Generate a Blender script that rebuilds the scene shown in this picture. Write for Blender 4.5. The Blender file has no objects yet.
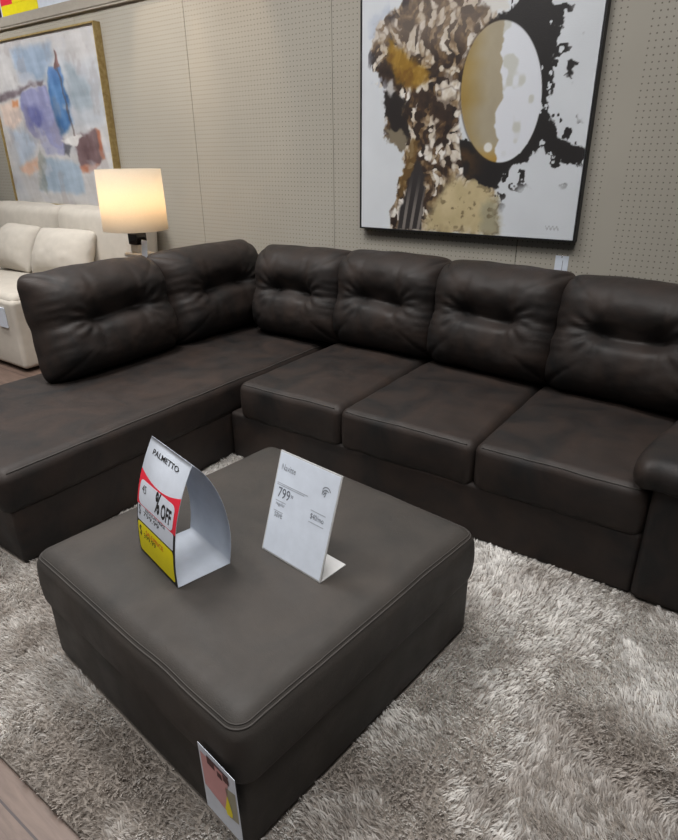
import bpy, math
import numpy as np
from mathutils import Matrix, Vector

scene = bpy.context.scene
COL = scene.collection
rng = np.random.default_rng(7)

# ------------------------------------------------------------------ helpers
def s2l(c):
    c = np.asarray(c, float)
    return np.where(c <= 0.04045, c / 12.92, ((c + 0.055) / 1.055) ** 2.4)

def rgb(r, g, b):
    return tuple(float(x) for x in s2l(np.array([r, g, b]) / 255.0)) + (1.0,)

def hash2(ix, iy, seed):
    n = (ix.astype(np.int64) * 374761393 + iy.astype(np.int64) * 668265263 + seed * 1442695041) & 0xFFFFFFFF
    n = ((n ^ (n >> 13)) * 1274126177) & 0xFFFFFFFF
    n = n ^ (n >> 16)
    return (n & 0xFFFF) / 65535.0

def noise2(x, y, seed=0):
    """smooth value noise in -1..1"""
    x = np.asarray(x, float); y = np.asarray(y, float)
    ix = np.floor(x); iy = np.floor(y)
    fx = x - ix; fy = y - iy
    fx = fx * fx * fx * (fx * (fx * 6 - 15) + 10); fy = fy * fy * fy * (fy * (fy * 6 - 15) + 10)
    a = hash2(ix, iy, seed); b = hash2(ix + 1, iy, seed)
    c = hash2(ix, iy + 1, seed); d = hash2(ix + 1, iy + 1, seed)
    return ((a * (1 - fx) + b * fx) * (1 - fy) + (c * (1 - fx) + d * fx) * fy) * 2 - 1

def fbm(x, y, seed=0, octv=4):
    t = 0; a = 1.0; s = 0
    for k in range(octv):
        t = t + a * noise2(np.asarray(x) * 2 ** k, np.asarray(y) * 2 ** k, seed + 17 * k)
        s += a; a *= 0.5
    return t / s

def smooth(a, b, x):
    t = np.clip((x - a) / (b - a), 0, 1)
    return t * t * (3 - 2 * t)

def mesh(name, verts, faces, mats, parent=None, loc=(0, 0, 0), rot=None, shade=True, fmat=None, uv=None):
    me = bpy.data.meshes.new(name)
    me.from_pydata([tuple(map(float, v)) for v in verts], [], [tuple(int(i) for i in f) for f in faces])
    if not isinstance(mats, (list, tuple)):
        mats = [mats]
    for m in mats:
        me.materials.append(m)
    if fmat is not None:
        me.polygons.foreach_set('material_index', np.asarray(fmat, np.int32))
    me.polygons.foreach_set('use_smooth', np.full(len(me.polygons), bool(shade)))
    me.update()
    o = bpy.data.objects.new(name, me)
    COL.objects.link(o)
    o.location = loc
    if rot is not None:
        o.rotation_euler = rot
    if parent is not None:
        o.parent = parent
    return o

def thing(name, label, cat, loc=(0, 0, 0), rotz=0.0, group=None):
    o = bpy.data.objects.new(name, None)
    COL.objects.link(o)
    o.empty_display_size = 0.1
    o.location = loc
    o.rotation_euler = (0, 0, rotz)
    tag(o, label, cat, group)
    return o

def tag(o, label, cat, group=None):
    o['label'] = label
    o['category'] = cat
    if group:
        o['group'] = group
    return o

def struct(o):
    o['kind'] = 'structure'
    return o

def merge(V, F, tol=1e-5):
    V = np.asarray(V, float)
    key = np.round(V / tol).astype(np.int64)
    _, idx, inv = np.unique(key, axis=0, return_index=True, return_inverse=True)
    inv = inv.ravel()
    out = []
    for f in F:
        g = []
        for i in f:
            j = inv[i]
            if not g or g[-1] != j:
                g.append(j)
        if len(g) > 2 and g[0] == g[-1]:
            g.pop()
        if len(set(g)) >= 3:
            out.append(g)
    return V[idx], out

def grid_faces(n, m, base=0, flip=False):
    F = []
    for i in range(n - 1):
        for j in range(m - 1):
            a = base + i * m + j
            q = (a, a + m, a + m + 1, a + 1)
            F.append(q[::-1] if flip else q)
    return F

def rbox(size, r, n=(6, 6, 6), rs=4):
    """rounded box centred on the origin: dense rounded edges, subdivided faces"""
    h = np.array(size, float) / 2
    r = min(r, h.min() * 0.98)
    ax = []
    th = np.linspace(math.pi / 4, 0, rs + 1)
    for k in range(3):
        inn = h[k] - r
        lo = -inn - r * np.tan(th)
        mid = np.linspace(-inn, inn, max(n[k], 2) + 1)[1:-1]
        ax.append(np.concatenate([lo, mid, -lo[::-1]]))
    V = []; F = []
    for k in range(3):
        a, b = (k + 1) % 3, (k + 2) % 3
        A, B = np.meshgrid(ax[a], ax[b], indexing='ij')
        for s in (-1, 1):
            P = np.zeros(A.shape + (3,))
            P[..., k] = s * h[k]; P[..., a] = A; P[..., b] = B
            base = len(V)
            V.extend(P.reshape(-1, 3))
            F += grid_faces(len(ax[a]), len(ax[b]), base, flip=(s < 0))
    V = np.array(V)
    inner = np.clip(V, -(h - r), h - r)
    d = V - inner
    L = np.linalg.norm(d, axis=1, keepdims=True)
    V = inner + d / np.maximum(L, 1e-9) * r
    return merge(V, F)

def box(x0, x1, y0, y1, z0, z1):
    V = [(x, y, z) for x in (x0, x1) for y in (y0, y1) for z in (z0, z1)]
    F = [(0, 1, 3, 2), (4, 6, 7, 5), (0, 4, 5, 1), (2, 3, 7, 6), (0, 2, 6, 4), (1, 5, 7, 3)]
    return V, F

def join(parts):
    V = []; F = []
    for v, f in parts:
        b = len(V)
        V.extend([tuple(p) for p in v])
        F.extend([tuple(i + b for i in q) for q in f])
    return V, F

def tube(path, r, n=8, closed=False):
    P = np.asarray(path, float)
    N = len(P)
    if closed:
        T = np.roll(P, -1, 0) - np.roll(P, 1, 0)
    else:
        T = np.gradient(P, axis=0)
    T /= np.linalg.norm(T, axis=1, keepdims=True)
    up = np.array([0, 0, 1.0])
    V = []
    for p, t in zip(P, T):
        u = up if abs(t @ up) < 0.95 else np.array([1.0, 0, 0])
        a = np.cross(t, u); a /= np.linalg.norm(a); b = np.cross(t, a)
        for k in range(n):
            q = 2 * math.pi * k / n
            V.append(p + r * (math.cos(q) * a + math.sin(q) * b))
    F = []
    for i in range(N if closed else N - 1):
        i2 = (i + 1) % N
        for k in range(n):
            k2 = (k + 1) % n
            F.append((i * n + k, i * n + k2, i2 * n + k2, i2 * n + k))
    if not closed:
        F.append(tuple(range(n))[::-1]); F.append(tuple((N - 1) * n + k for k in range(n)))
    return V, F

def lathe(prof, n=48):
    V = []; F = []
    for r, z in prof:
        for k in range(n):
            q = 2 * math.pi * k / n
            V.append((r * math.cos(q), r * math.sin(q), z))
    for i in range(len(prof) - 1):
        for k in range(n):
            k2 = (k + 1) % n
            F.append((i * n + k, i * n + k2, (i + 1) * n + k2, (i + 1) * n + k))
    return V, F

# ------------------------------------------------------------------ materials
class NT:
    def __init__(self, name):
        self.m = bpy.data.materials.new(name)
        self.m.use_nodes = True
        self.t = self.m.node_tree
        self.t.nodes.clear()
        self.out = self.n('ShaderNodeOutputMaterial')
    def n(self, ty, **kw):
        x = self.t.nodes.new(ty)
        for k, v in kw.items():
            if k.startswith('i_'):
                x.inputs[k[2:].replace('_', ' ')].default_value = v
            else:
                setattr(x, k, v)
        return x
    def l(self, a, b):
        self.t.links.new(a, b)
    def bsdf(self, **kw):
        b = self.n('ShaderNodeBsdfPrincipled')
        for k, v in kw.items():
            b.inputs[k].default_value = v
        self.l(b.outputs[0], self.out.inputs[0])
        return b
    def math(self, op, a, b=None, c=None):
        x = self.n('ShaderNodeMath', operation=op)
        for i, v in enumerate((a, b, c)):
            if v is None:
                continue
            if isinstance(v, (int, float)):
                x.inputs[i].default_value = v
            else:
                self.l(v, x.inputs[i])
        return x.outputs[0]
    def ramp(self, fac, stops):
        r = self.n('ShaderNodeValToRGB')
        e = r.color_ramp.elements
        while len(e) < len(stops):
            e.new(0.5)
        for k, (p, c) in enumerate(stops):
            e[k].position = p; e[k].color = c
        self.l(fac, r.inputs[0])
        return r.outputs[0]
    def coord(self, which='Object'):
        return self.n('ShaderNodeTexCoord').outputs[which]
    def noise(self, vec, scale, detail=4, rough=0.55, dist=0.0):
        x = self.n('ShaderNodeTexNoise')
        x.inputs['Scale'].default_value = scale
        x.inputs['Detail'].default_value = detail
        x.inputs['Roughness'].default_value = rough
        x.inputs['Distortion'].default_value = dist
        self.l(vec, x.inputs['Vector'])
        return x.outputs['Fac']
    def bump(self, h, strength, dist, b):
        x = self.n('ShaderNodeBump')
        x.inputs['Strength'].default_value = strength
        x.inputs['Distance'].default_value = dist
        self.l(h, x.inputs['Height'])
        self.l(x.outputs[0], b.inputs['Normal'])

def plain(name, col, rough=0.6, **kw):
    t = NT(name)
    b = t.bsdf(Roughness=rough, **kw)
    v = t.noise(t.coord(), 30, 3)
    c = np.array(col[:3])
    r = t.ramp(v, [(0.3, tuple(c * 0.96) + (1,)), (0.7, tuple(np.minimum(c * 1.04, 1)) + (1,))])
    t.l(r, b.inputs['Base Color'])
    return t.m

def leather(name, dark, light):
    t = NT(name)
    b = t.bsdf(Roughness=0.5)
    b.inputs['Specular IOR Level'].default_value = 0.27
    co = t.coord()
    big = t.noise(co, 4.5, 5, 0.6, 0.8)
    c = t.ramp(big, [(0.32, dark), (0.72, light)])
    t.l(c, b.inputs['Base Color'])
    rr = t.ramp(t.noise(co, 9, 3), [(0.3, (0.50,) * 3 + (1,)), (0.7, (0.68,) * 3 + (1,))])
    t.l(rr, b.inputs['Roughness'])
    fine = t.noise(co, 420, 3)
    mid = t.noise(co, 34, 4, 0.6, 1.0)
    t.bump(t.math('ADD', t.math('MULTIPLY', mid, 1.6), fine), 0.22, 0.003, b)
    return t.m

M_LEATHER = leather('charcoal_suede_leather', rgb(28, 27, 27), rgb(51, 41, 36))
M_SEAM = leather('leather_piping', rgb(54, 51, 49), rgb(62, 58, 55))
M_OTTO = leather('grey_suede_leather', rgb(49, 47, 45), rgb(62, 57, 53))
M_BLACK = plain('black_plastic', rgb(22, 22, 23), 0.5)
M_PAPER = plain('white_card', rgb(208, 215, 226), 0.55)
M_INK = plain('black_ink', rgb(28, 26, 28), 0.6)
M_GREYINK = plain('grey_ink', rgb(120, 124, 132), 0.6)
M_RED = plain('red_print', rgb(222, 40, 62), 0.5)
M_YELLOW = plain('yellow_print', rgb(238, 222, 8), 0.5)
M_ORANGE = plain('orange_print', rgb(214, 90, 30), 0.5)
M_NAVY = plain('navy_print', rgb(40, 34, 70), 0.5)

def m_wall():
    t = NT('taupe_pegboard')
    b = t.bsdf(Roughness=0.62)
    co = t.coord()
    s = t.n('ShaderNodeSeparateXYZ'); t.l(co, s.inputs[0])
    p = 0.0275
    def cell(o):
        f = t.math('FRACT', t.math('MULTIPLY', o, 1 / p))
        return t.math('SUBTRACT', f, 0.5)
    dx = cell(s.outputs[0]); dz = cell(s.outputs[2])
    d = t.math('SQRT', t.math('ADD', t.math('MULTIPLY', dx, dx), t.math('MULTIPLY', dz, dz)))
    hole = t.math('SMOOTHSTEP' if False else 'LESS_THAN', d, 0.125)
    # plain margin where two boards meet
    mx = t.math('ABSOLUTE', t.math('SUBTRACT', s.outputs[0], -0.725))
    keep = t.math('GREATER_THAN', mx, 0.036)
    hole = t.math('MULTIPLY', hole, keep)
    n1 = t.noise(co, 1.3, 3)
    base = t.ramp(n1, [(0.3, rgb(160, 155, 144)), (0.7, rgb(168, 163, 152))])
    mix = t.n('ShaderNodeMix', data_type='RGBA')
    t.l(hole, mix.inputs['Factor']); t.l(base, mix.inputs['A'])
    mix.inputs['B'].default_value = rgb(110, 104, 94)  # darkness inside the peg holes, painted as dots in the board colour
    t.l(mix.outputs['Result'], b.inputs['Base Color'])
    t.bump(t.math('SUBTRACT', 1.0, hole), 0.6, 0.004, b)
    return t.m
M_WALL = m_wall()
M_TRIM = plain('taupe_painted_trim', rgb(164, 157, 146), 0.5)
M_GAP = plain('dark_panel_joint', rgb(96, 90, 82), 0.8)

def m_floor():
    t = NT('brown_wood_floor')
    b = t.bsdf(Roughness=0.45)
    co = t.coord()
    mp = t.n('ShaderNodeMapping'); mp.inputs['Scale'].default_value = (1, 9, 1); t.l(co, mp.inputs[0])
    g = t.noise(mp.outputs[0], 6, 6, 0.65, 0.6)
    c = t.ramp(g, [(0.3, rgb(84, 68, 60)), (0.7, rgb(110, 92, 82))])
    s = t.n('ShaderNodeSeparateXYZ'); t.l(co, s.inputs[0])
    f = t.math('FRACT', t.math('MULTIPLY', t.math('ADD', s.outputs[1], 0.03), 1 / 0.18))
    ln = t.math('LESS_THAN', f, 0.03)
    mix = t.n('ShaderNodeMix', data_type='RGBA')
    t.l(ln, mix.inputs['Factor']); t.l(c, mix.inputs['A']); mix.inputs['B'].default_value = rgb(50, 40, 40)
    t.l(mix.outputs['Result'], b.inputs['Base Color'])
    return t.m
M_FLOOR = m_floor()

def m_attr(name, rough=0.6, bump=0.0):
    t = NT(name)
    b = t.bsdf(Roughness=rough)
    a = t.n('ShaderNodeAttribute'); a.attribute_name = 'pigment'
    t.l(a.outputs['Color'], b.inputs['Base Color'])
    if bump:
        t.bump(t.noise(t.coord(), 160, 4), bump, 0.003, b)
    return t
M_CANVAS = m_attr('painted_canvas', 0.5, 0.3).m

def m_pile():
    t = NT('shag_yarn')
    a = t.n('ShaderNodeAttribute'); a.attribute_name = 'pigment'
    d = t.n('ShaderNodeBsdfDiffuse'); t.l(a.outputs['Color'], d.inputs['Color'])
    tr = t.n('ShaderNodeBsdfTranslucent'); t.l(a.outputs['Color'], tr.inputs['Color'])
    mx = t.n('ShaderNodeMixShader'); mx.inputs[0].default_value = 0.42
    t.l(d.outputs[0], mx.inputs[1]); t.l(tr.outputs[0], mx.inputs[2])
    t.l(mx.outputs[0], t.out.inputs[0])
    return t.m
M_PILE = m_pile()
M_BACKING = plain('rug_backing', rgb(120, 113, 106), 0.9)

def m_fabric(name, c):
    t = NT(name)
    b = t.bsdf(Roughness=0.85)
    co = t.coord()
    c = np.array(c[:3])
    r = t.ramp(t.noise(co, 14, 4), [(0.3, tuple(c * 0.94) + (1,)), (0.7, tuple(c * 1.04) + (1,))])
    t.l(r, b.inputs['Base Color'])
    t.bump(t.noise(co, 350, 2), 0.25, 0.002, b)
    return t.m
M_CREAM = m_fabric('cream_fabric', rgb(190, 183, 172))
M_CREAMD = m_fabric('cream_pillow_fabric', rgb(196, 189, 178))

def m_gold():
    t = NT('gilded_frame')
    b = t.bsdf(Metallic=0.35, Roughness=0.42)
    r = t.ramp(t.noise(t.coord(), 40, 4), [(0.3, rgb(158, 134, 82)), (0.7, rgb(190, 168, 116))])
    t.l(r, b.inputs['Base Color'])
    return t.m
M_GOLD = m_gold()

def m_shade():
    t = NT('white_linen_lampshade')
    d = t.n('ShaderNodeBsdfDiffuse'); tr = t.n('ShaderNodeBsdfTranslucent')
    w = t.noise(t.coord(), 220, 2)
    c = t.ramp(w, [(0.3, (0.80, 0.74, 0.64, 1)), (0.7, (0.86, 0.80, 0.70, 1))])
    t.l(c, d.inputs[0]); t.l(c, tr.inputs[0])
    mx = t.n('ShaderNodeMixShader'); mx.inputs[0].default_value = 0.68
    t.l(d.outputs[0], mx.inputs[1]); t.l(tr.outputs[0], mx.inputs[2])
    t.l(mx.outputs[0], t.out.inputs[0])
    return t.m
M_SHADE = m_shade()
M_CHROME = plain('chrome', rgb(200, 200, 205), 0.12, Metallic=1.0)
def m_glass():
    t = NT('clear_crystal')
    b = t.bsdf(Roughness=0.03, IOR=1.5)
    b.inputs['Transmission Weight'].default_value = 1.0
    b.inputs['Base Color'].default_value = (0.95, 0.97, 1, 1)
    return t.m
M_GLASS = m_glass()
def m_frost():
    t = NT('bright_crystal')
    b = t.bsdf(Roughness=0.2, IOR=1.5)
    b.inputs['Transmission Weight'].default_value = 0.45
    b.inputs['Base Color'].default_value = (0.92, 0.90, 0.86, 1)
    return t.m
M_FROST = m_frost()
def m_bulb():
    t = NT('lit_bulb')
    e = t.n('ShaderNodeEmission'); e.inputs[0].default_value = (1, 0.72, 0.38, 1); e.inputs[1].default_value = 12
    t.l(e.outputs[0], t.out.inputs[0])
    return t.m
M_BULB = m_bulb()
M_DARKWOOD = plain('dark_table_wood', rgb(60, 50, 44), 0.45)

# ------------------------------------------------------------------ setting
YW = 3.32                                     # face of the wall
def bx(name, x0, x1, y0, y1, z0, z1, m, parent=None, r=None):
    c = ((x0 + x1) / 2, (y0 + y1) / 2, (z0 + z1) / 2)
    if r:
        V, F = rbox((x1 - x0, y1 - y0, z1 - z0), r, (2, 2, 2), 3)
    else:
        V, F = box((x0 - x1) / 2, (x1 - x0) / 2, (y0 - y1) / 2, (y1 - y0) / 2, (z0 - z1) / 2, (z1 - z0) / 2)
    if parent is not None:
        c = tuple(np.array(c) - np.array(parent.location))
    return mesh(name, V, F, m, parent, c, shade=bool(r))

fl = bx('floor', -8.5, 2.5, -2.0, YW + 0.1, -0.1, 0.0, M_FLOOR)
struct(fl)
# pegboard boards with open joints over a dark backer: one wall
parts = []; fm = []
xs = [-8.5, -8.49, -7.27, -6.05, -4.83, -3.61, -2.39, -1.17, 0.05, 1.27, 2.5]
for a, b in zip(xs[1:-1], xs[2:]):
    parts.append(box(a + 0.0018, b - 0.0018, YW, YW + 0.02, 0.0, 3.30))
parts_back = box(-8.5, 2.5, YW + 0.015, YW + 0.1, 0.0, 3.30)
V, F = join(parts + [parts_back])
fm = [0] * (6 * len(parts)) + [1] * 6
struct(mesh('wall_back', V, F, [M_WALL, M_GAP], shade=False, fmat=fm))
struct(mesh('trim_1', *join([box(-8.5, 2.5, YW - 0.025, YW + 0.001, 2.50, 2.585), box(-8.5, 2.5, YW - 0.032, YW - 0.02, 2.515, 2.57)]), M_TRIM, shade=False))

# ------------------------------------------------------------------ text and printed sheets
def text_polys(s, size, bold=0.0):
    cu = bpy.data.curves.new('lettering', 'FONT')
    cu.body = s; cu.size = size; cu.resolution_u = 3; cu.offset = bold
    o = bpy.data.objects.new('lettering', cu)
    COL.objects.link(o)
    dg = bpy.context.evaluated_depsgraph_get()
    me = bpy.data.meshes.new_from_object(o.evaluated_get(dg))
    V = np.array([v.co[:] for v in me.vertices]).reshape(-1, 3)
    F = [tuple(p.vertices) for p in me.polygons]
    bpy.data.objects.remove(o); bpy.data.meshes.remove(me); bpy.data.curves.remove(cu)
    return V, F

def print_text(s, u, v, h, w, surf, off, bold=0.0):
    """letters laid on surf(u, v, offset); h letter height, w total width, all in metres"""
    V, F = text_polys(s, 1.0, bold)
    x0, x1 = V[:, 0].min(), V[:, 0].max(); y0, y1 = V[:, 1].min(), V[:, 1].max()
    U = u + (V[:, 0] - x0) / (x1 - x0) * w
    W = v + (V[:, 1] - y0) / (y1 - y0) * h
    return [surf(a, b, off) for a, b in zip(U, W)], F

def print_poly(pts, surf, off, n=10):
    """a filled convex-ish outline given as left and right rails (lists of (u, v)) lofted on the surface"""
    V = []; F = []
    L, R = pts
    for (a, b), (c, d) in zip(L, R):
        for k in range(n):
            t = k / (n - 1)
            V.append(surf(a + (c - a) * t, b + (d - b) * t, off))
    return V, grid_faces(len(L), n)

def print_rect(u0, u1, v0, v1, surf, off, n=10, m=8):
    vs = np.linspace(v0, v1, m)
    return print_poly(([(u0, q) for q in vs], [(u1, q) for q in vs]), surf, off, n)

# ------------------------------------------------------------------ cushions
def crown(V, hx, hy, hz, amt, p=2.0):
    """swell the top of a box-like cushion"""
    V = V.copy()
    u = np.clip(np.abs(V[:, 0]) / hx, 0, 1); v = np.clip(np.abs(V[:, 1]) / hy, 0, 1)
    w = (1 - u ** p) * (1 - v ** p)
    V[:, 2] += amt * w * smooth(-0.2 * hz, hz, V[:, 2])
    return V

def seat_cushion(name, x0, x1, y0, y1, z0, z1, parent, seed, r=0.038, cr=0.020, front=True, mat=None):
    size = (x1 - x0, y1 - y0, z1 - z0); h = np.array(size) / 2
    V, F = rbox(size, r, (26, 26, 5), 6)
    def deform(P):
        P = crown(np.asarray(P, float), h[0], h[1], h[2], cr, 2.4)
        top = smooth(0, h[2], P[:, 2])
        P[:, 2] += top * 0.006 * fbm(P[:, 0] * 5 + seed, P[:, 1] * 5, seed, 3)
        # soft belly on the front and side faces
        bz = np.clip(1 - (P[:, 2] / h[2]) ** 2, 0, 1)
        ny = smooth(0.8 * h[1], h[1], -P[:, 1]); nx = smooth(0.85 * h[0], h[0], P[:, 0])
        P[:, 1] -= ny * (0.010 * bz + 0.004 * noise2(P[:, 0] * 9, P[:, 2] * 7, seed + 3))
        P[:, 0] += nx * (0.006 * bz + 0.003 * noise2(P[:, 1] * 9, P[:, 2] * 7, seed + 4))
        return P
    c = np.array([(x0 + x1) / 2, (y0 + y1) / 2, (z0 + z1) / 2]) - np.array(parent.location)
    o = mesh(name, deform(V), F, mat or M_LEATHER, parent, c)
    # stitched piping along the upper and lower front edge
    k = 1 - math.sqrt(0.5)
    xx = np.linspace(-h[0] + r * 0.8, h[0] - r * 0.8, 40)
    segs = []
    for zz, yy in ((h[2] - r * k, -h[1] + r * k), (-h[2] + r * k, -h[1] + r * k)):
        if not front:
            break
        P = np.stack([xx, np.full(40, yy), np.full(40, zz)], 1)
        segs.append(tube(deform(P), 0.0034, 6))
    if not front:      # piping runs along the +x edge
        y = np.linspace(-h[1] + r * 0.8, h[1] - r * 0.8, 60)
        P = np.stack([np.full(60, h[0] - r * k), y, np.full(60, h[2] - r * k)], 1)
        segs.append(tube(deform(P), 0.0034, 6))
    mesh('seam', *join(segs), M_SEAM, o)
    return o

def back_cushion(w, hgt, T, seed, taper=0.0):
    """tufted back cushion: two buttons' worth of dents joined by a crease; front is -y, base at z=0"""
    n, m = 72, 64
    a = np.linspace(-1, 1, n); a = 0.5 * np.sin(a * math.pi / 2) + 0.5 * a
    b = np.linspace(-1, 1, m); b = 0.5 * np.sin(b * math.pi / 2) + 0.5 * b
    U, W = np.meshgrid(a, b, indexing='ij')
    mx = np.maximum(np.abs(U), np.abs(W)); q = 13.0
    rr = (np.abs(U) ** q + np.abs(W) ** q) ** (1 / q)
    sc = np.where(rr > 1e-6, mx / np.maximum(rr, 1e-6), 1)
    X = U * sc * w / 2; Z = W * sc * hgt / 2
    c0 = 0.02
    v = W - c0
    # outline drawn in where the crease meets the sides, slightly wavy top
    X *= 1 - taper * W
    X *= 1 - 0.020 * np.exp(-(v / 0.16) ** 2)
    X += 0.005 * noise2(W * 5 + seed, U * 0.5, seed) * np.abs(U)
    Z += 0.006 * noise2(U * 3.2 + seed, W * 0.5, seed + 1) * np.abs(W) + 0.008 * (1 - U ** 2) * np.clip(W, 0, 1)
    e = np.clip(1 - np.abs(U) ** 6.5, 0, 1) ** 0.5 * np.clip(1 - np.abs(W) ** 5.0, 0, 1) ** 0.5
    body = 1.0 + 0.10 * np.exp(-((v - 0.45) / 0.30) ** 2) + 0.06 * np.exp(-((v + 0.42) / 0.32) ** 2)
    win = 0.22 + 0.78 * np.exp(-(np.abs(U) / 0.46) ** 4)
    cv = v + 0.03 * np.sin(U * 5 + seed)
    body -= (0.24 * np.exp(-(np.where(cv > 0, cv / 0.22, cv / 0.14)) ** 2) + 0.06 * np.exp(-(cv / 0.03) ** 2)) * win
    for t in (-0.34, 0.34):
        du = U - t
        body -= 0.17 * np.exp(-(du ** 2 / 0.018 + cv ** 2 / 0.012))
        # faint upright seams above and below the tufts
        body -= 0.030 * np.exp(-(du / 0.045) ** 2) * smooth(0.0, 0.2, np.abs(v)) * (1 - smooth(0.5, 0.9, np.abs(v)))
        # short gathers around each tuft, towards the outer side
        out = np.sign(t) * du
        d = np.sqrt(du ** 2 + v ** 2); ang = np.arctan2(v, np.abs(du) + 1e-6)
        body += 0.030 * np.exp(-((d - 0.26) / 0.14) ** 2) * smooth(-0.05, 0.15, out) * np.cos(11 * ang + seed + 1.5 * noise2(du * 4, v * 4, seed))
    side = smooth(0.60, 0.95, np.abs(U))
    pull = np.sin(v * 38 + 4.0 * noise2(U * 2.5, W * 3, seed + 5) + seed)
    body += 0.024 * side * pull * np.exp(-(v / 0.5) ** 2)
    body += 0.045 * fbm(U * 2.6 + seed, W * 2.6, seed + 9, 4)
    Yf = -T * 0.72 * e * body
    Yb = T * 0.28 * e
    rim = (np.abs(U) > 0.9999) | (np.abs(W) > 0.9999)
    Yf[rim] = 0; Yb[rim] = 0
    Vf = np.stack([X, Yf, Z + hgt / 2], -1).reshape(-1, 3)
    Vb = np.stack([X, Yb, Z + hgt / 2], -1).reshape(-1, 3)
    F = grid_faces(n, m) + grid_faces(n, m, n * m, True)
    return merge(np.concatenate([Vf, Vb]), F)

# ------------------------------------------------------------------ the sectional
sofa = thing('sectional_sofa', 'large charcoal brown leather sectional sofa with chaise in front of the pegboard wall', 'sofa', (-2.2, 2.6, 0.0))
SL = np.array(sofa.location)
ZB = 0.014
bx('chaise_base', -3.15, -2.168, 0.880, 3.17, ZB, 0.262, M_LEATHER, sofa, r=0.02)
bx('sofa_base', -2.16, -0.165, 2.04, 3.17, ZB, 0.272, M_LEATHER, sofa, r=0.02)
bx('chaise_back', -3.17, -3.04, 1.70, 3.18, 0.2, 0.80, M_LEATHER, sofa, r=0.04)
bx('sofa_back', -3.05, 0.12, 3.06, 3.18, 0.2, 0.80, M_LEATHER, sofa, r=0.04)
for i, (x, y) in enumerate([(-3.05, 1.0), (-2.3, 1.0), (-3.05, 3.08), (-0.1, 3.08), (0.1, 2.2), (-2.05, 2.2)]):
    bx('foot', x - 0.035, x + 0.035, y - 0.035, y + 0.035, 0.0, ZB + 0.01, M_BLACK, sofa)
seat_cushion('chaise_seat_cushion', -3.14, -2.160, 0.858, 3.04, 0.235, 0.432, sofa, 11, r=0.05, cr=0.016, front=False)
for k, (a, b) in enumerate([(-2.080, -1.455), (-1.452, -0.808), (-0.805, -0.172)]):
    seat_cushion('seat_cushion', a, b, 2.036, 3.02, 0.248, 0.452, sofa, 21 + k)
def put_back(x, y, z, w, rz, seed, tilt=11, T=0.27, h=0.545, taper=0.0):
    V, F = back_cushion(w, h, T, seed, taper)
    o = mesh('back_cushion', V, F, M_LEATHER, sofa, np.array([x, y, z]) - SL)
    o.rotation_euler = (Matrix.Rotation(rz, 3, 'Z') @ Matrix.Rotation(math.radians(-tilt), 3, 'X')).to_euler()
    return o
put_back(-2.875, 1.905, 0.430, 0.815, math.pi / 2, 3, tilt=15, h=0.56, taper=0.035)
put_back(-2.885, 2.715, 0.430, 0.84, math.pi / 2, 4, tilt=16, h=0.56)
put_back(-2.36, 2.91, 0.430, 0.70, 0, 5, tilt=13, h=0.555)
put_back(-1.735, 2.915, 0.450, 0.675, -0.01, 6, tilt=13, h=0.545)
put_back(-1.095, 2.865, 0.450, 0.69, -0.06, 7, tilt=16, h=0.545)
put_back(-0.43, 2.805, 0.450, 0.72, -0.05, 8, tilt=19, h=0.545)
# right arm with its pillow top
arm = bx('armrest', -0.166, 0.16, 2.022, 3.10, ZB, 0.50, M_LEATHER, sofa, r=0.03)
V, F = rbox((0.46, 1.08, 0.115), 0.055, (14, 26, 4), 6)
V = crown(V, 0.23, 0.54, 0.058, 0.022)
V[:, 0] += 0.10 * smooth(-0.52, 0.25, V[:, 1]) * smooth(0.1, -0.2, V[:, 0])
V[:, 2] += 0.012 * smooth(-0.54, 0.1, V[:, 1]) - 0.006
V[:, 0] += 0.006 * noise2(V[:, 1] * 12, V[:, 2] * 10, 3)
V[:, 1] -= 0.006 * np.sin(V[:, 0] * 60) * smooth(0.35, 0.53, -V[:, 1])
mesh('arm_pad', V, F, M_LEATHER, sofa, np.array([-0.01, 2.525, 0.522]) - SL)

# ------------------------------------------------------------------ ottoman
ANG = math.radians(-6.3)
otto = thing('ottoman', 'square charcoal leather ottoman on the shag rug with two price signs on top', 'ottoman', (-1.107, 1.121, 0.0), ANG)
V, F = rbox((0.950, 0.962, 0.245), 0.025, (4, 4, 3), 3)
mesh('base', V, F, M_OTTO, otto, (0, 0, 0.0145 + 0.1225))
for sx in (-1, 1):
    for sy in (-1, 1):
        bv, bf = box(-0.03, 0.03, -0.03, 0.03, -0.0, 0.016)
        mesh('foot', bv, bf, M_BLACK, otto, (sx * 0.38, sy * 0.38, 0.012), shade=False)
hx, hy, hz = 0.479, 0.488, 0.106
V, F = rbox((hx * 2, hy * 2, hz * 2), 0.05, (30, 30, 5), 6)
def otto_def(P):
    P = np.array(P, float)
    u = np.clip(np.abs(P[:, 0]) / hx, 0, 1); v = np.clip(np.abs(P[:, 1]) / hy, 0, 1)
    w = (1 - u ** 6) * (1 - v ** 6)
    P[:, 2] += 0.013 * w * smooth(-0.3 * hz, hz, P[:, 2])
    P[:, 2] += 0.003 * fbm(P[:, 0] * 6, P[:, 1] * 6, 5, 3) * smooth(0, hz, P[:, 2])
    bz = np.clip(1 - (P[:, 2] / hz) ** 2, 0, 1) * 0.012
    ex = smooth(0.85 * hx, hx, np.abs(P[:, 0])) * np.sign(P[:, 0]); ey = smooth(0.85 * hy, hy, np.abs(P[:, 1])) * np.sign(P[:, 1])
    P[:, 0] += ex * (bz + 0.0015 * noise2(P[:, 1] * 10, P[:, 2] * 9, 8)); P[:, 1] += ey * (bz + 0.0015 * noise2(P[:, 0] * 10, P[:, 2] * 9, 9))
    return P
cush = mesh('cushion', otto_def(V), F, M_OTTO, otto, (0, 0, 0.315))
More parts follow.
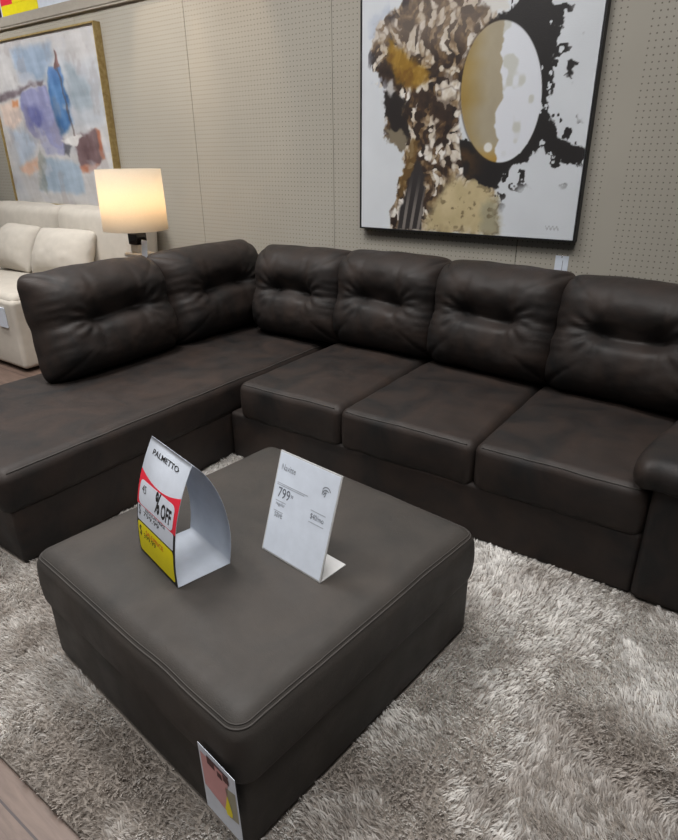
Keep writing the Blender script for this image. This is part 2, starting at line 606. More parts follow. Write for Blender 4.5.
def ring(ins, z, r=0.05, n=10):
    ax, ay = hx - ins, hy - ins; r = max(r - ins, 0.012)
    P = []
    for cx, cy, q0 in ((1, 1, 0), (-1, 1, 90), (-1, -1, 180), (1, -1, 270)):
        for k in range(n + 1):
            q = math.radians(q0 + 90 * k / n)
            P.append((cx * (ax - r) + r * math.cos(q), cy * (ay - r) + r * math.sin(q), z))
    D = []
    for i in range(len(P)):
        A = np.array(P[i]); B = np.array(P[(i + 1) % len(P)])
        s = max(1, int(np.linalg.norm(B - A) / 0.03))
        D += [A + (B - A) * k / s for k in range(s)]
    return otto_def(D)
k = 0.05 * (1 - math.sqrt(0.5))
mesh('seam', *join([tube(ring(k - 0.006, hz - k - 0.008), 0.0026, 6, True), tube(ring(k - 0.001, hz - k - 0.001), 0.0018, 6, True)]), M_SEAM, cush)

OT = Matrix.Translation(otto.location) @ Matrix.Rotation(ANG, 4, 'Z')
OTI = OT.inverted()
# top surface height of the ottoman in world coordinates
_vt = np.array([(OT @ Vector(v.co) + Vector((0, 0, 0.315)))[:] for v in cush.data.vertices])
def otto_top(x, y):
    d = (_vt[:, 0] - x) ** 2 + (_vt[:, 1] - y) ** 2 + np.where(_vt[:, 2] < 0.40, 9, 0)
    return float(_vt[np.argsort(d)[:4], 2].mean())

# ------------------------------------------------------------------ tent sign
p0 = np.array([-1.342, 0.865]); W2 = np.array([0.970, -0.242]); D2 = np.array([0.242, 0.970])
TW = 0.234
tz = max(otto_top(*(p0 + W2 * a + D2 * b)) for a in (0, TW / 2, TW) for b in (0, 0.08, 0.16)) + 0.0005
tent = thing('tent_card_sign', 'folded white tent sign with red band and yellow price block on the ottoman', 'sign', (p0[0], p0[1], tz))
FR = np.array([(0.0, 0.0), (0.001, 0.064), (0.008, 0.130), (0.021, 0.196), (0.051, 0.280), (0.083, 0.344)])
BK = np.array([(0.083, 0.344), (0.111, 0.310), (0.133, 0.269), (0.155, 0.210), (0.166, 0.156), (0.171, 0.105), (0.169, 0.055), (0.161, 0.0)])
def spline(P, n):
    t = np.concatenate([[0], np.cumsum(np.linalg.norm(np.diff(P, axis=0), axis=1))]); t /= t[-1]
    q = np.linspace(0, 1, n)
    out = np.zeros((n, 2))
    for c in range(2):
        g = np.gradient(P[:, c], t)
        for i, x in enumerate(q):
            j = min(np.searchsorted(t, x, 'right') - 1, len(t) - 2)
            hh = t[j + 1] - t[j]; s = (x - t[j]) / hh
            out[i, c] = ((1 + 2 * s) * (1 - s) ** 2 * P[j, c] + s * (1 - s) ** 2 * hh * g[j] + s * s * (3 - 2 * s) * P[j + 1, c] + s * s * (s - 1) * hh * g[j + 1])
    return out
FS = spline(FR, 30); BS = spline(BK, 30)
def sheet(prof, w0, w1, th, nw=3):
    """a card of thickness th bent along a profile of (depth, height)"""
    T = np.gradient(prof, axis=0); T /= np.linalg.norm(T, axis=1, keepdims=True)
    N = np.stack([-T[:, 1], T[:, 0]], 1)
    V = []; F = []
    n = len(prof)
    for sgn in (0.5, -0.5):
        Q = prof + N * th * sgn
        for a in np.linspace(w0, w1, nw):
            for d, z in Q:
                V.append((W2[0] * a + D2[0] * d, W2[1] * a + D2[1] * d, z))
    F += grid_faces(nw, n, 0, True) + grid_faces(nw, n, nw * n)
    def idx(s, a, b): return s * nw * n + a * n + b
    for b in range(n - 1):
        F.append((idx(0, 0, b), idx(0, 0, b + 1), idx(1, 0, b + 1), idx(1, 0, b)))
        F.append((idx(0, nw - 1, b), idx(1, nw - 1, b), idx(1, nw - 1, b + 1), idx(0, nw - 1, b + 1)))
    for a in range(nw - 1):
        F.append((idx(0, a, 0), idx(1, a, 0), idx(1, a + 1, 0), idx(0, a + 1, 0)))
        F.append((idx(0, a, n - 1), idx(0, a + 1, n - 1), idx(1, a + 1, n - 1), idx(1, a, n - 1)))
    return V, F
TH = 0.0012
fp = mesh('front_panel', *sheet(FS, 0, TW, TH), M_PAPER, tent)
mesh('back_panel', *sheet(BS, 0, TW, TH), M_PAPER, tent)
mesh('bottom_flap', *sheet(np.stack([np.linspace(0.002, 0.160, 8), np.full(8, 0.0008)], 1), 0, TW, TH), M_PAPER, tent)
Lf = np.concatenate([[0], np.cumsum(np.linalg.norm(np.diff(FS, axis=0), axis=1))]); LEN = Lf[-1]
def tent_surf(u, v, off):
    d = np.interp(v, Lf, FS[:, 0]); z = np.interp(v, Lf, FS[:, 1])
    t0 = np.interp(min(v + 0.004, LEN), Lf, FS[:, 0]) - np.interp(max(v - 0.004, 0), Lf, FS[:, 0])
    t1 = np.interp(min(v + 0.004, LEN), Lf, FS[:, 1]) - np.interp(max(v - 0.004, 0), Lf, FS[:, 1])
    q = math.hypot(t0, t1)
    d -= off * t1 / q; z += off * t0 / q
    return (W2[0] * u + D2[0] * d, W2[1] * u + D2[1] * d, z)
def tp(name, parts, m):
    return mesh(name, *join(parts), m, fp, shade=False)
def rr_rect(u0, u1, v0, v1, c, surf, off):
    """rectangle with rounded corners"""
    vs = []; ins = []
    for t in np.linspace(0, 1, 7):
        q = math.pi / 2 * t
        vs.append(v0 + c * (1 - math.cos(q))); ins.append(c * (1 - math.sin(q)))
    vv = vs + list(np.linspace(v0 + c, v1 - c, 8))[1:-1] + [v1 - (x - v0) for x in vs[::-1]]
    ii = ins + [0] * 6 + ins[::-1]
    return print_poly(([(u0 + i, v) for v, i in zip(vv, ii)], [(u1 - i, v) for v, i in zip(vv, ii)]), surf, off)
E0 = 0.0009
Vr = LEN * 0.655
# red field with a dipping curved upper edge
us = np.linspace(0.0, TW, 25)
top = [LEN * 0.662 + 0.024 * (2 * abs(u / TW - 0.50)) ** 2.0 for u in us]
Vv = []; n_ = 12
for u, tt in zip(us, top):
    for q in np.linspace(LEN * 0.448, tt + 0.004, n_):
        Vv.append(tent_surf(u, q, E0))
tp('red_field', [(Vv, grid_faces(25, n_, 0, True))], M_RED)
tp('black_border', [print_rect(0, TW, 0.0, LEN * 0.448, tent_surf, E0)], M_INK)
tp('offer_box', [rr_rect(0.010, TW - 0.018, LEN * 0.456, LEN * 0.660, 0.016, tent_surf, E0 * 1.5)], M_PAPER)
tp('regular_price_box', [rr_rect(0.006, TW - 0.010, LEN * 0.312, LEN * 0.450, 0.006, tent_surf, E0 * 1.6)], M_PAPER)
tp('sale_price_box', [rr_rect(0.006, TW - 0.010, 0.010, LEN * 0.300, 0.010, tent_surf, E0 * 1.6)], M_YELLOW)
E2 = E0 * 2.1
for txt, u, v, h, w, m, bold in [
        ('PALMETTO', 0.036, LEN * 0.885, 0.016, 0.150, M_INK, 0.012), ('45', 0.026, LEN * 0.560, 0.024, 0.024, M_INK, 0.0),
        ('%', 0.108, LEN * 0.490, 0.062, 0.030, M_INK, 0.03), ('OFF', 0.146, LEN * 0.486, 0.044, 0.058, M_INK, 0.03),
        ('REGULAR PRICE', 0.056, LEN * 0.424, 0.009, 0.120, M_INK, 0.01), ('$', 0.013, LEN * 0.350, 0.036, 0.014, M_INK, 0.0),
        ('799.99', 0.044, LEN * 0.378, 0.014, 0.096, M_INK, 0.0),
        ('$', 0.016, LEN * 0.170, 0.036, 0.014, M_INK, 0.0), ('399.99', 0.042, LEN * 0.178, 0.016, 0.076, M_INK, 0.0),
        ('SALE', 0.058, LEN * 0.226, 0.014, 0.044, M_ORANGE, 0.01), ('PRICE', 0.106, LEN * 0.222, 0.014, 0.060, M_ORANGE, 0.01)]:
    tp('lettering', [print_text(txt, u, v, h, w, tent_surf, E2, bold)], m)

# ------------------------------------------------------------------ clear sign holder with a price sheet
q0 = np.array([-1.050, 1.071]); W3 = np.array([0.992, -0.127]); D3 = np.array([0.127, 0.992])
SW = 0.239; SH = math.hypot(0.096, 0.287); LT = math.atan2(0.096, 0.287)
sz0 = max(otto_top(*(q0 + W3 * a + D3 * b)) for a in (0, SW / 2, SW) for b in (0, 0.1)) + 0.0005
stand = thing('sign_holder', 'white price sheet in a slanted holder on the ottoman', 'sign', (q0[0], q0[1], sz0))
def stand_surf(u, v, off):
    d = v * math.sin(LT) - off * math.cos(LT); z = v * math.cos(LT) + off * math.sin(LT)
    return (W3[0] * u + D3[0] * d, W3[1] * u + D3[1] * d, z + 0.003)
def slab(surf, u0, u1, v0, v1, o0, o1):
    V = [surf(u, v, o) for u in (u0, u1) for v in (v0, v1) for o in (o0, o1)]
    return V, [(0, 1, 3, 2), (4, 6, 7, 5), (0, 4, 5, 1), (2, 3, 7, 6), (0, 2, 6, 4), (1, 5, 7, 3)]
M_ACRYL = plain('frosted_acrylic', rgb(190, 190, 190), 0.25)
mesh('panel', *slab(stand_surf, 0, SW, 0, SH, -0.003, 0.0), M_ACRYL, stand, shade=False)
def foot_surf(u, v, off):
    return (W3[0] * u + D3[0] * v, W3[1] * u + D3[1] * v, off)
mesh('foot', *slab(foot_surf, 0, SW, 0, 0.105, 0.0, 0.003), M_ACRYL, stand, shade=False)
sheet3 = mesh('price_sheet', *slab(stand_surf, 0.004, SW - 0.004, 0.003, SH - 0.004, 0.0002, 0.0008), M_PAPER, stand, shade=False)
E3 = 0.0012
M_DARKGREY = plain('dark_grey_ink', rgb(84, 88, 98), 0.6)
for txt, u, v, h, w, m in [('799', 0.022, 0.560, 0.030, 0.048, M_DARKGREY), ('99', 0.073, 0.598, 0.010, 0.010, M_DARKGREY), ('$40/mo', 0.158, 0.505, 0.018, 0.050, M_DARKGREY),
                           ('Navitte', 0.018, 0.825, 0.018, 0.056, M_GREYINK), ('regular', 0.022, 0.470, 0.014, 0.036, M_GREYINK), ('save', 0.024, 0.365, 0.014, 0.032, M_GREYINK)]:
    mesh('lettering', *print_text(txt, u, SH * v, h, w, stand_surf, E3), m, sheet3, shade=False)
M_PALEINK = plain('pale_grey_ink', rgb(160, 164, 172), 0.6)
for u0, u1, vv in ((0.012, 0.135, 0.690), (0.012, 0.122, 0.674), (0.155, 0.212, 0.585), (0.155, 0.212, 0.475), (0.018, 0.060, 0.520), (0.018, 0.056, 0.420)):
    mesh('fine_print', *print_rect(u0, u1, SH * vv, SH * vv + 0.0022, stand_surf, E3, 4, 2), M_PALEINK, sheet3, shade=False)
# round emblem of dark strokes
em = []
for k in range(4):
    aa = np.linspace(math.radians(20 + 25 * k), math.radians(150 + 15 * k), 12)
    r0 = 0.017 - 0.004 * k
    c = (0.196, SH * 0.795)
    L_ = [(c[0] + r0 * math.cos(x), c[1] + r0 * math.sin(x) - 0.004 * k) for x in aa]
    R_ = [(c[0] + (r0 - 0.003) * math.cos(x), c[1] + (r0 - 0.003) * math.sin(x) - 0.004 * k) for x in aa]
    em.append(print_poly((L_, R_), stand_surf, E3, 3))
em.append(print_text('H', 0.182, SH * 0.77, 0.014, 0.014, stand_surf, E3))
mesh('emblem', *join(em), M_GREYINK, sheet3, shade=False)

# ------------------------------------------------------------------ hang tag on the ottoman side
# front face of the ottoman in its own frame is y = -0.4575
def wtag_surf(u, v, off):
    p = OT @ Vector((u, -0.462 - off - 0.010 * max(0.0, v) * 0 , v))
    return (p.x, p.y, p.z)
_c = OTI @ Vector((-0.867, 0.62, 0.24))
tu = 0.345; tv1 = 0.266; tv0 = 0.108; tw = 0.126
hang = thing('hang_tag', 'small pink and yellow printed tag hanging on the ottoman side near its front corner', 'tag', tuple(OT @ Vector((tu + 0.012, -0.524, tv0 + 0.008))), ANG)
def tag_surf(u, v, off):       # local: u right, v up, tag leans slightly off the leather at the bottom
    return (u - 0.012 * (1 - v / 0.196) * -1, 0.012 + 0.004 * (v / 0.196) - off, v - 0.012 * u / tw)
card = mesh('card', *slab(tag_surf, 0, tw, 0, 0.196, -0.0006, 0.0006), M_PAPER, hang, shade=False)
M_PINK = plain('pink_print', rgb(206, 150, 150), 0.5)
M_MAROON = plain('maroon_print', rgb(70, 22, 26), 0.5)
M_OLIVE = plain('olive_print', rgb(150, 146, 124), 0.5)
e = 0.0011
mesh('printed_picture', *print_poly(([(0.006, q) for q in np.linspace(0.075, 0.176, 6)], [(0.082 + 0.02 * t, q) for t, q in zip(np.linspace(0, 1, 6), np.linspace(0.060, 0.176, 6))]), tag_surf, e, 6), M_PINK, card, shade=False)
mesh('printed_marks', *join([print_rect(0.030, 0.056, 0.160, 0.178, tag_surf, e * 1.5, 3, 3), print_rect(0.064, 0.080, 0.152, 0.168, tag_surf, e * 1.5, 3, 3), print_rect(0.084, 0.104, 0.158, 0.176, tag_surf, e * 1.5, 3, 3), print_rect(0.03, 0.104, 0.178, 0.184, tag_surf, e * 1.5, 3, 3)]), M_MAROON, card, shade=False)
mesh('printed_patch', *print_poly(([(0.088, q) for q in np.linspace(0.050, 0.140, 6)], [(0.122, q) for q in np.linspace(0.060, 0.150, 6)]), tag_surf, e, 6), M_OLIVE, card, shade=False)
mesh('printed_flower', *print_poly(([(0.082, 0.052), (0.078, 0.070), (0.084, 0.090), (0.090, 0.115)], [(0.100, 0.058), (0.103, 0.072), (0.098, 0.092), (0.092, 0.115)]), tag_surf, e * 1.6, 4), M_YELLOW, card, shade=False)

# ------------------------------------------------------------------ rug
rug = thing('shag_rug', 'mottled grey and taupe shag rug on the floor under the ottoman', 'rug', (-1.0, 1.4, 0))
RX0, RX1, RY0, RY1 = -2.95, 1.05, 0.385, 2.55
V, F = rbox((RX1 - RX0, RY1 - RY0, 0.012), 0.004, (2, 2, 1), 2)
mesh('backing', V, F, M_BACKING, rug, np.array([(RX0 + RX1) / 2, (RY0 + RY1) / 2, 0.006]) - np.array(rug.location))

def build_pile():
    sp = 0.0052
    gx = np.arange(-2.92, 1.03, sp); gy = np.arange(RY0 + 0.006, 2.53, sp)
    X, Y = np.meshgrid(gx, gy); X = X.ravel(); Y = Y.ravel()
    X = X + rng.uniform(-0.5, 0.5, X.size) * sp; Y = Y + rng.uniform(-0.5, 0.5, X.size) * sp
    # not under the sofa, the chaise or the ottoman
    keep = ~((X < -2.163) & (Y > 0.875)) & ~((Y > 2.045) & (X < -0.16)) & ~((Y > 2.02) & (X >= -0.16) & (X < 0.165))
    c, s = math.cos(-ANG), math.sin(-ANG)
    lx = (X - otto.location.x) * c - (Y - otto.location.y) * s; ly = (X - otto.location.x) * s + (Y - otto.location.y) * c
    keep &= ~((np.abs(lx) < 0.476) & (np.abs(ly) < 0.482))
    X = X[keep]; Y = Y[keep]; N = X.size
    # lay of the pile: combed one way or the other in soft patches
    ang = 1.5 * fbm(X * 1.9, Y * 1.9, 31, 3) * math.pi + 1.2 * noise2(X * 9, Y * 9, 33)
    # yarn clumps pull together
    cs = 0.017
    jx = X + 0.010 * noise2(X * 30, Y * 30, 41); jy = Y + 0.010 * noise2(X * 30, Y * 30, 42)
    ix = np.floor(jx / cs); iy = np.floor(jy / cs)
    hx_ = hash2(ix, iy, 5); hy_ = hash2(ix, iy, 6); hr = hash2(ix, iy, 7); ha = hash2(ix, iy, 8)
    cx = (ix + 0.2 + 0.6 * hx_) * cs; cy = (iy + 0.2 + 0.6 * hy_) * cs
    hgt = 0.012 + 0.007 * hr + rng.uniform(-0.003, 0.003, N)
    lean = 0.006 + 0.007 * hr
    a2 = ang + (ha - 0.5) * 1.4
    tx = cx + np.cos(a2) * lean + (X - cx) * 0.62 + rng.normal(0, 0.002, N)
    ty = cy + np.sin(a2) * lean + (Y - cy) * 0.62 + rng.normal(0, 0.002, N)
    mxp = X * 0.45 + tx * 0.55; myp = Y * 0.45 + ty * 0.55
    wa = rng.uniform(0, 2 * math.pi, N); wd = 0.0019
    dx = np.cos(wa) * wd; dy = np.sin(wa) * wd
    z0 = 0.010
    P = np.zeros((N, 6, 3), np.float32)
    P[:, 0] = np.stack([X - dx, Y - dy, np.full(N, z0)], 1); P[:, 1] = np.stack([X + dx, Y + dy, np.full(N, z0)], 1)
    P[:, 2] = np.stack([mxp - dx, myp - dy, z0 + hgt * 0.72], 1); P[:, 3] = np.stack([mxp + dx, myp + dy, z0 + hgt * 0.72], 1)
    P[:, 4] = np.stack([tx - dx * 0.55, ty - dy * 0.55, z0 + hgt], 1); P[:, 5] = np.stack([tx + dx * 0.55, ty + dy * 0.55, z0 + hgt], 1)
    # leave the pile inside the rug outline at furniture: clamp tips out of the boxes
    P -= np.array(rug.location, np.float32)
    # two-tone yarn
    t = fbm(X * 2.3 + 4, Y * 2.3, 51, 4) * 1.5 + 0.30 * noise2(X * 22, Y * 22, 52) + (hx_ - 0.5) * 0.35 + rng.normal(0, 0.10, N)
    east = smooth(-1.0, -0.1, X)
    t = smooth(-0.75, 0.75, t + 0.12 + 0.25 * east + 0.28 * smooth(-1.1, -1.6, X))
    light = s2l(np.array([236, 234, 231]) / 255); dark = s2l(np.array([180, 172, 165]) / 255)
    colr = dark[None] * (1 - t[:, None]) + light[None] * t[:, None]
    colr *= (0.90 + 0.2 * hy_)[:, None]
    C4 = np.ones((N, 6, 4), np.float32); C4[:, :, :3] = colr[:, None, :]
    me = bpy.data.meshes.new('pile')
    me.vertices.add(N * 6); me.vertices.foreach_set('co', P.ravel())
    b = (np.arange(N) * 6)[:, None]
    Q = np.concatenate([b + np.array([0, 1, 3, 2]), b + np.array([2, 3, 5, 4])], 1).reshape(-1)
    me.loops.add(N * 8); me.loops.foreach_set('vertex_index', Q.astype(np.int32))
    me.polygons.add(N * 2); me.polygons.foreach_set('loop_start', (np.arange(N * 2) * 4).astype(np.int32))
    at = me.color_attributes.new('pigment', 'FLOAT_COLOR', 'POINT')
    at.data.foreach_set('color', C4.ravel())
    me.materials.append(M_PILE)
    me.update(calc_edges=True)
    me.polygons.foreach_set('use_smooth', np.ones(N * 2, bool))
    o = bpy.data.objects.new('pile', me); COL.objects.link(o); o.parent = rug
    o['kind'] = 'stuff'
build_pile()

# ------------------------------------------------------------------ paintings
def inpoly(u, v, P):
    P = np.asarray(P, float); c = np.zeros(u.shape, bool); n = len(P); j = n - 1
    for i in range(n):
        xi, yi = P[i]; xj, yj = P[j]
        if yi != yj:
            c ^= ((yi > v) != (yj > v)) & (u < (xj - xi) * (v - yi) / (yj - yi) + xi)
        j = i
    return c

def sdist(u, v, P):
    """signed distance to a polygon, positive inside"""
    P = np.asarray(P, float); d = np.full(u.shape, 9.0); n = len(P)
    for i in range(n):
        a = P[i]; b = P[(i + 1) % n]; e_ = b - a
        t = np.clip(((u - a[0]) * e_[0] + (v - a[1]) * e_[1]) / max(e_ @ e_, 1e-9), 0, 1)
        d = np.minimum(d, np.hypot(u - a[0] - t * e_[0], v - a[1] - t * e_[1]))
    return np.where(inpoly(u, v, P), d, -d)

def canvas(name, x0, x1, z0, z1, y, paint, parent, nu, nv, depth=0.03):
    """stretched canvas: a finely divided painted face wrapped round a box"""
    us = np.linspace(0, 1, nu); vs = np.linspace(0, 1, nv)
    U, Vv = np.meshgrid(us, vs, indexing='ij')
    C3 = paint(U, Vv)
    Pf = np.stack([x0 + (x1 - x0) * U, np.full(U.shape, y), z0 + (z1 - z0) * Vv], -1).reshape(-1, 3)
    base = len(Pf)
    back = np.array([(x, y + depth, z) for x in (x0, x1) for z in (z0, z1)])
    F = grid_faces(nu, nv)
    I = lambda i, j: i * nv + j
    F.append([I(i, 0) for i in range(nu)][::-1] + [base + 0, base + 2])
    F.append([I(i, nv - 1) for i in range(nu)] + [base + 3, base + 1])
    F.append([I(0, j) for j in range(nv)] + [base + 1, base + 0])
    F.append([I(nu - 1, j) for j in range(nv)][::-1] + [base + 2, base + 3])
    F.append((base + 0, base + 1, base + 3, base + 2))
    L = np.array(parent.location)
    o = mesh(name, np.concatenate([Pf, back]) - L, F, M_CANVAS, parent, shade=False)
    C4 = np.ones((base + 4, 4), np.float32)
    C4[:base, :3] = s2l(np.clip(C3.reshape(-1, 3) / 255.0, 0, 1)); C4[base:, :3] = 0.5
    at = o.data.color_attributes.new('pigment', 'FLOAT_COLOR', 'POINT')
    at.data.foreach_set('color', C4.ravel())
    return o

PA = {
    'column': [(0.219, 0.968), (0.204, 0.872), (0.121, 0.835), (0.063, 0.8), (0.05, 0.68), (0.087, 0.596), (0.128, 0.542), (0.132, 0.373), (0.225, 0.324), (0.209, 0.212), (0.167, 0.064), (0.158, -0.005), (0.696, -0.003), (0.672, 0.143), (0.63, 0.217), (0.546, 0.291), (0.494, 0.384), (0.481, 0.492), (0.496, 0.577), (0.539, 0.658), (0.617, 0.762), (0.582, 0.917)],
    'blackhalo': [(0.537, 0.681), (0.581, 0.734), (0.623, 0.78), (0.671, 0.793), (0.704, 0.83), (0.821, 0.884), (0.831, 0.812), (0.846, 0.755), (0.835, 0.679), (0.829, 0.618), (0.836, 0.54), (0.839, 0.459), (0.866, 0.399), (0.902, 0.351), (0.942, 0.324), (0.987, 0.316), (1.0, 0.303), (0.99, 0.269), (0.946, 0.297), (0.9, 0.31), (0.84, 0.332), (0.786, 0.297), (0.75, 0.269), (0.694, 0.255), (0.674, 0.21), (0.65, 0.191), (0.597, 0.206), (0.523, 0.246), (0.495, 0.366), (0.531, 0.365), (0.601, 0.298), (0.667, 0.28), (0.745, 0.308), (0.796, 0.377), (0.811, 0.476), (0.794, 0.574), (0.741, 0.672), (0.677, 0.74), (0.637, 0.754), (0.584, 0.702)],
    'ellipse': [(0.625, 0.764), (0.675, 0.28), (0.478, 0.537), (0.808, 0.525)],
    'divide': [(0.641, 0.759), (0.643, 0.697), (0.632, 0.66), (0.65, 0.632), (0.642, 0.594), (0.654, 0.561), (0.663, 0.507), (0.636, 0.461), (0.637, 0.405), (0.658, 0.362), (0.645, 0.327), (0.659, 0.276)],
    'gold': [(0.133, 0.744), (0.172, 0.719), (0.231, 0.672), (0.306, 0.639), (0.326, 0.609), (0.291, 0.576), (0.244, 0.572), (0.186, 0.597), (0.145, 0.658)],
    'dark1': [(0.118, 0.557), (0.177, 0.561), (0.227, 0.522), (0.225, 0.455), (0.251, 0.408), (0.225, 0.332), (0.183, 0.372), (0.141, 0.45), (0.119, 0.508)],
    'greytan': [(0.136, 0.412), (0.202, 0.41), (0.233, 0.371), (0.23, 0.324), (0.184, 0.344), (0.138, 0.365)],
    'streak': [(0.226, 0.292), (0.263, 0.37), (0.292, 0.369), (0.278, 0.253), (0.231, 0.171), (0.202, 0.108), (0.209, 0.212)],
    'charcoal': [(0.291, 0.292), (0.328, 0.233), (0.333, 0.133), (0.325, -0.0), (0.195, -0.003), (0.213, 0.088), (0.241, 0.172), (0.269, 0.233)],
    'cream': [(0.391, 0.135), (0.452, 0.215), (0.543, 0.216), (0.632, 0.202), (0.664, 0.143), (0.691, 0.004), (0.345, -0.008), (0.356, 0.072)],
    'greyc': [(0.605, 0.122), (0.672, 0.143), (0.704, 0.001), (0.607, -0.001)],
    'bits1': [(0.895, 0.607), (0.917, 0.618), (0.93, 0.605), (0.909, 0.582), (0.922, 0.562), (0.886, 0.565)],
    'bits2': [(0.827, 0.74), (0.849, 0.755), (0.863, 0.73), (0.845, 0.708)],
    'blob': [(0.945, 0.307), (0.971, 0.327), (1.001, 0.32), (1.005, 0.266), (0.972, 0.273)],
    'whitel': [(0.097, 0.573), (0.156, 0.614), (0.197, 0.56), (0.158, 0.536)],
    'tip': [(0.601, 0.915), (0.677, 0.904), (0.644, 0.802), (0.607, 0.788), (0.532, 0.833)],
    'sig': [(0.89, 0.043), (0.937, 0.041)],
}
PB = {
    'blue': [(0.577, 0.814), (0.665, 0.811), (0.676, 0.724), (0.701, 0.625), (0.709, 0.491), (0.657, 0.459), (0.583, 0.421), (0.547, 0.521), (0.533, 0.663), (0.539, 0.746)],
    'spire': [(0.64, 0.908), (0.66, 0.885), (0.665, 0.811), (0.628, 0.804)],
    'lav': [(0.246, 0.7), (0.515, 0.726), (0.533, 0.663), (0.556, 0.52), (0.597, 0.373), (0.59, 0.314), (0.411, 0.316), (0.361, 0.408), (0.261, 0.472), (0.24, 0.594)],
    'lavdark': [(0.27, 0.622), (0.438, 0.595), (0.445, 0.525), (0.358, 0.463), (0.285, 0.484), (0.254, 0.545)],
    'darkline': [(0.048, 0.702), (0.244, 0.723), (0.374, 0.759), (0.507, 0.76), (0.497, 0.727), (0.322, 0.718), (0.164, 0.67), (0.031, 0.654)],
    'skyblue': [(0.243, 0.951), (0.618, 0.952), (0.602, 0.838), (0.507, 0.76), (0.279, 0.767)],
    'mauve': [(0.681, 0.418), (0.881, 0.462), (0.914, 0.395), (0.936, 0.311), (0.866, 0.254), (0.77, 0.213), (0.706, 0.237), (0.679, 0.343)],
    'rustL': [(0.881, 0.462), (0.916, 0.439), (0.938, 0.283), (0.906, 0.283)],
    'rustB': [(0.691, 0.248), (0.867, 0.26), (0.785, 0.201), (0.718, 0.213)],
    'whitep': [(0.566, 0.392), (0.703, 0.435), (0.77, 0.421), (0.705, 0.371), (0.596, 0.368)],
    'greyb': [(0.721, 0.827), (0.825, 0.775), (0.898, 0.676), (0.893, 0.586), (0.802, 0.553), (0.712, 0.602)],
    'lightb': [(0.366, 0.298), (0.71, 0.254), (0.699, 0.067), (0.259, 0.079)],
    'bluegr': [(0.07, 0.466), (0.241, 0.473), (0.341, 0.409), (0.272, 0.317), (0.126, 0.254)],
    'peach': [(0.024, 0.636), (0.224, 0.666), (0.22, 0.535), (0.117, 0.477), (0.022, 0.512)],
    'rust2': [(0.16, 0.658), (0.22, 0.655), (0.208, 0.62), (0.147, 0.623)],
    'peach2': [(0.098, 0.234), (0.306, 0.298), (0.303, 0.222), (0.183, 0.17)],
    'grn': [(0.342, 0.348), (0.382, 0.285), (0.335, 0.062), (0.263, 0.093), (0.293, 0.254)],
    'stem': [(0.587, 0.403), (0.65, 0.367), (0.631, 0.296), (0.583, 0.32)],
}

def mixc(C, m, col):
    col = np.asarray(col, float)
    return C * (1 - m[..., None]) + col * m[..., None]

def cells(x, y, seed):
    """worley cells: distance to nearest point and a random value of it"""
    ix = np.floor(x); iy = np.floor(y)
    best = np.full(x.shape, 9.0); val = np.zeros(x.shape)
    for a in (-1, 0, 1):
        for b in (-1, 0, 1):
            jx = ix + a; jy = iy + b
            px = jx + hash2(jx, jy, seed); py = jy + hash2(jx, jy, seed + 1)
            d = np.hypot(px - x, py - y); m = d < best
            best = np.where(m, d, best); val = np.where(m, hash2(jx, jy, seed + 2), val)
    return best, val

